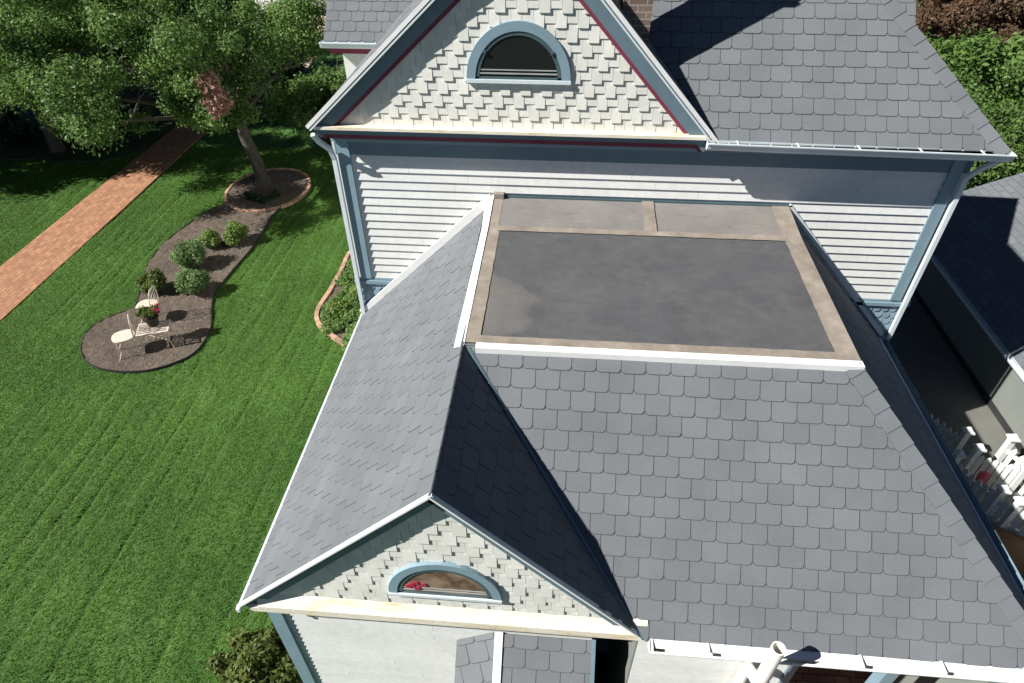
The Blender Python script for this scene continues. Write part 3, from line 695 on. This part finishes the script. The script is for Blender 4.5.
# ================================================================== vegetation
def leaves(clumps,n,size,squash=1.0,flat=.5):
    """leaf quads spread through a set of clumps (cx,cy,cz,r)"""
    C=np.array(clumps); w=C[:,3]**2.2; w/=w.sum(); idx=RNG.choice(len(C),n,p=w)
    d=RNG.normal(size=(n,3)); d/=np.linalg.norm(d,axis=1)[:,None]
    r=RNG.random(n)**.45*(1+.18*RNG.normal(size=n))
    p=C[idx,:3]+d*(C[idx,3]*r)[:,None]*np.array([1,1,squash])
    nrm=d*.6+RNG.normal(size=(n,3))*.6+np.array([0,0,flat]); nrm/=np.linalg.norm(nrm,axis=1)[:,None]
    a=np.cross(nrm,RNG.normal(size=(n,3))); a/=np.linalg.norm(a,axis=1)[:,None]; b=np.cross(nrm,a)
    s=size*RNG.uniform(.6,1.3,n)[:,None]; a=a*s; b=b*s*.55
    V=np.stack([p-a,p+b*.9+nrm*s*.12,p+a,p-b*.9+nrm*s*.12],1).reshape(-1,3)
    cl=RNG.random(len(C)); t=np.clip(.45*cl[idx]+.55*RNG.random(n),0,1)
    return V,np.arange(n*4).reshape(-1,4),t
def blobs(center,rad,n,rr,fill=.5):
    out=[]
    for k in range(n):
        d=RNG.normal(size=3); d/=np.linalg.norm(d); f=fill+(1-fill)*RNG.random()
        p=np.array(center)+d*np.array(rad)*f; out.append((*p,RNG.uniform(*rr)))
    return out
def limb_paths(base,top,crown,n,r0):
    pass
def tree(name,label,cat,base,fork,clumps,nleaf,size,mat,r0=.2,limbs=9,group=None,squash=.8):
    t=tag(empty(name,base),label,cat,group); bpy.context.view_layer.update()
    mb=MB(); b=Vector(base); f=Vector(fork); pts=[b+(f-b)*k/5+Vector((random.uniform(-.05,.05),random.uniform(-.05,.05),0))*(k>0) for k in range(6)]
    mb.tube([b-Vector((0,0,.1))]+pts,[r0*1.5,r0*1.35,r0*1.05,r0*.95,r0*.9,r0*.85,r0*.8],12,jit=.06)
    big=sorted(clumps,key=lambda c:-c[3])[:max(limbs,1)]
    for c in big:
        e=Vector(c[:3]); m=(f+e)/2+Vector((random.uniform(-.3,.3),random.uniform(-.3,.3),.25)); a=pts[-1]
        P_=[a.lerp(m,k/4).lerp(m.lerp(e,k/4),k/4) for k in range(5)]
        mb.tube(P_,[r0*.55,r0*.42,r0*.3,r0*.2,r0*.09],7,jit=.05)
        for _ in range(2):
            s=P_[random.choice((2,3))]; q=s+Vector((random.uniform(-.9,.9),random.uniform(-.9,.9),random.uniform(.1,.8)))
            mb.tube([s,(s+q)/2+Vector((0,0,.1)),q],[r0*.18,r0*.12,r0*.05],5)
    tr=mb.build('trunk',M['bark'],t,smooth=True)
    V,F,T=leaves(clumps,nleaf,size,squash); o=np_mesh('crown',V,F,M[mat],T); bpy.context.view_layer.update(); o.parent=t; o.matrix_parent_inverse=t.matrix_world.inverted()
    return t
def shrub(name,label,cat,base,rad,n,size,mat,group=None,nb=14,upright=False):
    t=tag(empty(name,base),label,cat,group); bpy.context.view_layer.update()
    cx,cy,cz=base; rx,ry,rz=rad
    cl=blobs((cx,cy,cz+rz*.95),(rx*.75,ry*.75,rz*.7),nb,(.25*min(rad)+.03,.42*min(rad)+.05),.55)+[(cx,cy,cz+rz*.7,min(rad)*.6)]
    V,F,T=leaves(cl,n,size,1,.5); o=np_mesh('foliage',V,F,M[mat],T); o.parent=t; o.matrix_parent_inverse=t.matrix_world.inverted()
    mb=MB()
    for k in range(7):
        q=Vector(cl[k%len(cl)][:3]); b=Vector((cx+random.uniform(-.04,.04),cy+random.uniform(-.04,.04),cz-.03)); mb.tube([b,b.lerp(q,.5)+Vector((0,0,.03)),q],[.018,.012,.006],5)
    mb.build('stem',M['bark'],t); return t
# main leaning tree
main=blobs((-8.8,14.0,1.2),(3.8,3.3,2.0),74,(.32,.72),.4)+blobs((-6.6,13.2,.2),(1.0,.8,.7),12,(.25,.42),.4)+blobs((-6.5,14.3,-.7),(1.0,.7,.45),14,(.2,.34),.3)+blobs((-5.9,16.6,.8),(1.9,1.6,1.2),16,(.4,.7),.4)+blobs((-7.6,13.4,-.3),(1.3,.9,.5),12,(.3,.45),.4)
tree('garden_tree','tall leaning green tree with a brown dead branch standing in the brick-ringed mulch circle','tree',(-6.45,15.2,G),(-6.62,15.15,-1.2),main,110000,.050,'leafA',.19,14)
# dead brown branch in the crown
mbt=MB(); 
o=bpy.data.objects['garden_tree']
cl=[(-5.85+.25*t+random.uniform(-.22,.22),12.45+random.uniform(-.15,.15),.95-.75*t+random.uniform(-.12,.12),.20) for t in [k/15 for k in range(16)]]
V,F,T=leaves(cl,2600,.06,1); b=np_mesh('dead_leaves',V,F,M['brownleaf'],T); b.parent=o; b.matrix_parent_inverse=o.matrix_world.inverted()
for c in cl: mbt.tube([(-6.8,14.9,-.7),(-6.1,13.3,.0+random.uniform(-.2,.2)),c[:3]],[.035,.022,.008],5)
mbt.build('dead_branch',M['deadwood'],o)
TG='trees at the back of the garden'
tree('garden_tree','broad green tree left of the brick path, lit on its outer leaves','tree',(-14.6,17.2,G),(-14.4,17,-1.0),blobs((-14.0,16.8,1.2),(3.2,2.8,2.2),54,(.4,.8),.4),72000,.056,'leafA',.2,10,TG)
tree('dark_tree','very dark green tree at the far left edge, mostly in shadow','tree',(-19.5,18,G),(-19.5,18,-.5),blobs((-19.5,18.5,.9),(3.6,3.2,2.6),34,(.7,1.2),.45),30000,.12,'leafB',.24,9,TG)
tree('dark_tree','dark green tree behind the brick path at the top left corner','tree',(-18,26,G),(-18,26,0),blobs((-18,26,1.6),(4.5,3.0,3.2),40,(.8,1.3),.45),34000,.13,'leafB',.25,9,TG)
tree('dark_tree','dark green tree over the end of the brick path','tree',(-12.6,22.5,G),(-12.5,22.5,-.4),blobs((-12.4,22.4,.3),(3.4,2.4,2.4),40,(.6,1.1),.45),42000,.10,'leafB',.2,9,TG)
tree('small_tree','small loose green tree between the walk and the house corner','tree',(-5.3,21.0,G),(-5.2,21.0,-1.7),blobs((-5.2,18.6,-1.7),(2.2,1.6,.75),30,(.3,.6),.4),34000,.06,'leafA',.1,8,TG)
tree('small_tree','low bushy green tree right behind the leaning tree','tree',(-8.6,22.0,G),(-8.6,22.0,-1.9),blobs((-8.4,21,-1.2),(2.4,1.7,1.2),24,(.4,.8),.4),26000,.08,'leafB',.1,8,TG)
tree('dark_tree','added tree out of view at the left, shading the ground beside the path','tree',(-18.6,14.6,G),(-18.6,14.7,-.8),blobs((-18.6,14.8,.9),(2.8,2.6,2.0),36,(.5,1.0),.4),38000,.085,'leafA',.2,9,TG)  # unseen tree, added so its crown shadows the ground left of the path
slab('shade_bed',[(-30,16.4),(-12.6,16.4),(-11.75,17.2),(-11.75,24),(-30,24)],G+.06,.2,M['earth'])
# shaded undergrowth left of the path end
k_=0
for x,y,r in((-13.2,17.6,.8),(-14.9,17.9,1.0),(-16.8,17.9,1.1),(-13.0,19.6,.9),(-18.6,16.9,.8)):
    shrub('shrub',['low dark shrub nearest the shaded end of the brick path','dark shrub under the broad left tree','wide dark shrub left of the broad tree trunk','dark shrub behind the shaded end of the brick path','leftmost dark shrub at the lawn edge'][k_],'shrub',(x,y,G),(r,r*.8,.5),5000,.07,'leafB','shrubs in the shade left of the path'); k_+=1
# island shrubs
for (x,y,r,h,m,lb) in((-6.55,10.45,.50,.40,'leafF','largest blue-green shrub in the mulch bed'),(-6.45,11.45,.27,.25,'leafC','small light green shrub behind the blue-green one'),(-5.85,11.75,.40,.30,'leafC','bright green shrub nearest the tree circle'),(-6.95,9.35,.34,.28,'leafE','yellow-green shrub at the left edge of the mulch bed'),(-5.95,9.35,.46,.32,'leafF','round green shrub just behind the garden furniture')):
    shrub('shrub',lb,'shrub',(x,y,G+.05),(r,r*.9,h),6500,.036,m,'shrubs in the curved mulch bed',18)
shrub('shrub','yellowing green shrub at the front left corner of the house','shrub',(-.75,.55,G),(.85,.8,.45),16000,.045,'leafE',None,26)
# leaf litter plants at tree foot
for x,y,r,lb in((-6.0,14.0,.24,'front'),(-6.45,14.2,.2,'left'),(-5.7,14.3,.2,'right')):
    shrub('low_plant',f'small dark plant at the {lb} of the tree foot in the mulch circle','plant',(x,y,G+.05),(r,r,.14),500,.05,'leafB','small plants at the tree foot',5)
# flower bed plants
cl=[]
for k in range(480):
    x=random.uniform(-2.4,-.1); y=random.uniform(7.3,12.0)
    if inside(x,y,cb+[(0,12.2)]): cl.append((x,y,G+.14,random.uniform(.10,.2)))
V,F,T=leaves(cl,60000,.045,.7,1.2); tag(np_mesh('ground_cover',V,F,M['leafA'],T),'green leafy ground cover inside the brick-edged bed','ground cover',kind='stuff')
for (x,y,r,lb) in((-1.7,9.4,.3,'bright green bushy plant in the middle of the leafy bed'),(-2.1,8.8,.22,'small plant near the tip of the leafy bed'),(-1.4,8.4,.26,'plant at the front of the leafy bed nearest the eave'),(-2.0,10.4,.28,'taller plant at the back of the leafy bed')):
    shrub('bed_plant',lb,'plant',(x,y,G+.03),(r,r,.22),1800,.045,'leafC','plants in the brick-edged bed',8)
# right hand trees
tree('russet_tree','russet-leaved tree at the top right behind the roof','tree',(16.8,22.3,-2.5),(16.7,22.2,-1.2),blobs((16.6,22,.2),(3.2,2.4,1.8),46,(.35,.75),.4),60000,.058,'leafD',.16,9,'trees behind the grey outbuilding')
tree('green_tree','bushy bright green tree at the right edge behind the grey outbuilding','tree',(14.6,14.6,-2.5),(14.6,14.6,-1.4),blobs((14.4,14.4,-.5),(2.8,2.0,1.3),40,(.45,.8),.45),46000,.055,'leafA',.14,9,'trees behind the grey outbuilding')
tree('green_tree','green tree between the russet tree and the roof edge','tree',(15.5,18.8,-2.5),(15.5,18.8,-1.4),blobs((15.6,18.6,-.8),(3.4,2.0,1.3),30,(.45,.8),.45),24000,.09,'leafA',.14,9,'trees behind the grey outbuilding')
tree('green_tree','dark green tree farthest back at the top right corner','tree',(23,29,-2.5),(23,29,-1),blobs((23,29,.2),(4.6,2.6,2.4),30,(.8,1.2),.45),22000,.13,'leafB',.2,8,'trees behind the grey outbuilding')

# ================================================================== garden furniture
def xf(o,loc,rz):
    o.location=loc; o.rotation_euler=(0,0,rz)
def chair(name,label,loc,rz,group):
    t=tag(empty(name,(0,0,0)),label,'chair',group); bpy.context.view_layer.update()
    n=22
    s=MB(); pr=[(.23*math.copysign(abs(math.cos(a))**.8,math.cos(a)),.21*math.copysign(abs(math.sin(a))**.8,math.sin(a)),.44) for a in [2*math.pi*k/n for k in range(n)]]
    s.prism(pr,(0,0,-.0),(0,0,.022)); s.build('seat',M['furn'],t,recalc=True)
    for sx,sy in((1,1),(1,-1),(-1,1),(-1,-1)):
        l=MB(); l.tube([(sx*.15,sy*.15,.44),(sx*.17,sy*.17,.30),(sx*.14,sy*.15,.16),(sx*.23,sy*.22,.0)],.011,7); l.build('leg',M['furn'],t)
    b=MB()
    b.tube([(.20,-.17,.44),(.22,-.19,.62),(.25,-.16,.82),(.26,-.08,.90),(.265,0,.92),(.26,.08,.90),(.25,.16,.82),(.22,.19,.62),(.20,.17,.44)],.012,7)
    for y in(-.10,-.035,.035,.10): b.tube([(.205,y,.45),(.225,y,.62),(.26,y*.9,.90)],.006,5)
    for k in range(10):
        a=2*math.pi*k/10; b.tube([(.235,math.cos(a)*.055,.70+math.sin(a)*.06),(.235,math.cos(a+.63)*.055,.70+math.sin(a+.63)*.06)],.007,5)
    b.build('backrest',M['furn'],t)
    xf(t,loc,rz); return t
chair('garden_chair','cream metal garden chair with rounded seat, in front at the left of the slatted table',(-6.36,7.10,G+.05),.55,'cream metal chairs in the mulch bed')
chair('garden_chair','cream metal garden chair behind the flower pot, nearest the shrubs',(-6.42,8.22,G+.05),.05,'cream metal chairs in the mulch bed')
tb=tag(empty('slatted_table',(0,0,0)),'small cream slatted garden table carrying the flower pot','table'); bpy.context.view_layer.update()
mb=MB()
for k in range(7): mb.box((-.30,-.19+k*.058,.46),(.30,-.162+k*.058,.475))
mb.box((-.33,-.22,.455),(-.30,.22,.478)); mb.box((.30,-.22,.455),(.33,.22,.478)); mb.box((-.30,-.22,.455),(.30,-.195,.478)); mb.box((-.30,.195,.455),(.30,.22,.478)); mb.box((-.012,-.195,.44),(.012,.195,.459)); mb.build('tabletop',M['furn'],tb)
for sx,sy in((1,1),(1,-1),(-1,1),(-1,-1)):
    l=MB(); l.tube([(sx*.29,sy*.19,.455),(sx*.26,sy*.17,.22),(sx*.31,sy*.21,0)],.012,7); l.build('leg',M['furn'],tb)
mb=MB(); mb.tube([(-.27,-.18,.2),(.27,.18,.2)],.008,6); mb.tube([(-.27,.18,.2),(.27,-.18,.2)],.008,6); mb.build('brace',M['furn'],tb)
xf(tb,(-5.83,7.40,G+.05),.35)
pt=tag(empty('flower_pot',(-5.86,7.50,G+.53)),'dark pot of yellow-green leaves and red flowers on the slatted table','plant pot'); bpy.context.view_layer.update()
mb=MB(); z0=G+.53; mb.tube([(-5.86,7.50,z0),(-5.86,7.50,z0+.02),(-5.86,7.50,z0+.19),(-5.86,7.50,z0+.2),(-5.86,7.50,z0+.23)],[.10,.11,.145,.165,.165],18); mb.build('pot',M['pot'],pt)
V,F,T=leaves(blobs((-5.90,7.52,z0+.33),(.20,.17,.09),9,(.06,.1),.5),1500,.028,1); o=np_mesh('foliage',V,F,M['leafE'],T); o.parent=pt; o.matrix_parent_inverse=pt.matrix_world.inverted()
V,F,T=leaves(blobs((-5.74,7.60,z0+.38),(.12,.10,.07),7,(.03,.05),.5),420,.026,1); o=np_mesh('flowers',V,F,M['petal'],T); o.parent=pt; o.matrix_parent_inverse=pt.matrix_world.inverted()

# ================================================================== picket fence by the drive
def fence(label,a,b,n,z=-2.5,h=.62):
    A=Vector((*a,z)); B=Vector((*b,z)); t=tag(empty('picket_fence',A),label,'fence','white picket fence panels'); bpy.context.view_layer.update()
    d=(B-A).normalized()
    for p in(A,B):
        m=MB(); m.box((p.x-.045,p.y-.045,z),(p.x+.045,p.y+.045,z+h+.10)); m.box((p.x-.075,p.y-.075,z+h+.10),(p.x+.075,p.y+.075,z+h+.13)); m.hexa([(p.x-.06,p.y-.06,z+h+.13),(p.x+.06,p.y-.06,z+h+.13),(p.x+.06,p.y+.06,z+h+.13),(p.x-.06,p.y+.06,z+h+.13)]+[(p.x+i*.015,p.y+j*.015,z+h+.20) for i,j in((-1,-1),(1,-1),(1,1),(-1,1))]); m.build('post',M['fence'],t)
    for zz in(.14,.46): m=MB(); m.bar(A+Vector((0,0,zz)),B+Vector((0,0,zz)),.03,.07); m.build('rail',M['fence'],t)
    for k in range(n):
        p=A+(B-A)*((k+1)/(n+1))+Vector((d.y,-d.x,0))*.03; m=MB(); s=d*.036; w=Vector((d.y,-d.x,0))*.01
        m.hexa([p-s-w,p+s-w,p+s+w,p-s+w]+[q+Vector((0,0,h-.05)) for q in(p-s-w,p+s-w,p+s+w,p-s+w)]); top=p+Vector((0,0,h-.05))
        m.hexa([top-s-w,top+s-w,top+s+w,top-s+w]+[top+q*.15+Vector((0,0,.06)) for q in(-s-w,s-w,s+w,-s+w)]); m.build('picket',M['fence'],t)
    return t
fence('shaded white picket panel nearest the shingled eave',(9.15,5.5),(9.70,4.65),8)
fence('shaded white picket panel with its near end in the sun',(9.35,4.15),(9.85,3.3),8)
fence('short white picket panel returning toward the outbuilding',(9.72,4.30),(10.35,4.05),6)
fence('sunlit white picket panel at the right edge of the picture',(9.70,3.5),(10.5,2.75),8)
fence('sunlit white picket panel closest to the outbuilding wall',(10.35,4.55),(10.85,3.4),8)
sl=slab('wooden_deck',[(7.9,-.5),(10.2,-.5),(10.2,3.0),(9.3,3.6),(7.9,3.6)],-2.36,.13,M['dirt'])
mb=MB(); mb.tube([(9.98,4.25,-2.5),(9.98,4.25,-2.38),(9.98,4.25,-2.2),(9.98,4.25,-2.15)],[.09,.12,.12,.07],14)
tag(mb.build('garden_bucket',M['pink'],None),'small pinkish red bucket on the ground among the sunlit pickets','bucket')

# ================================================================== light, sky, camera
w=bpy.data.worlds.new('World'); S.world=w; w.use_nodes=True; nt=w.node_tree
sky=nt.nodes.new('ShaderNodeTexSky'); sky.sky_type='NISHITA'; sky.sun_disc=False; sky.sun_elevation=math.asin(SUN.z); sky.sun_rotation=math.atan2(SUN.x,SUN.y); sky.altitude=2000; sky.air_density=.35; sky.dust_density=.3; sky.ozone_density=2.5
nt.links.new(sky.outputs[0],nt.nodes['Background'].inputs[0]); nt.nodes['Background'].inputs[1].default_value=.05
ld=bpy.data.lights.new('sun','SUN'); ld.energy=5; ld.angle=math.radians(.5); ld.color=(1,.97,.925); lo=bpy.data.objects.new('sun',ld); COL.objects.link(lo)
lo.rotation_euler=SUN.to_track_quat('Z','Y').to_euler(); lo.location=(-20,-10,20)
cd=bpy.data.cameras.new('camera'); cam=bpy.data.objects.new('camera',cd); COL.objects.link(cam); S.camera=cam
f=642.752; cd.sensor_width=36; cd.lens=f*36/1024; cd.clip_end=1000; cd.clip_start=.05
pitch,yaw,roll=.70303410,.08462608,-.00659465
cp,sp=math.cos(pitch),math.sin(pitch); cy_,sy_=math.cos(yaw),math.sin(yaw)
fw=Vector((-sy_*cp,cy_*cp,-sp)); rt=Vector((cy_,sy_,0)); up=rt.cross(fw); r2=rt*math.cos(roll)+up*math.sin(roll); u2=up*math.cos(roll)-rt*math.sin(roll)
mt=Matrix((( r2.x,u2.x,-fw.x,2.956443),(r2.y,u2.y,-fw.y,-2.899247),(r2.z,u2.z,-fw.z,6.086433),(0,0,0,1))); cam.matrix_world=mt
S.view_settings.view_transform='Standard'; S.view_settings.look='None'; S.view_settings.gamma=1; S.view_settings.exposure=.80
S.cycles.diffuse_bounces=3; S.render.resolution_x=1024; S.render.resolution_y=683
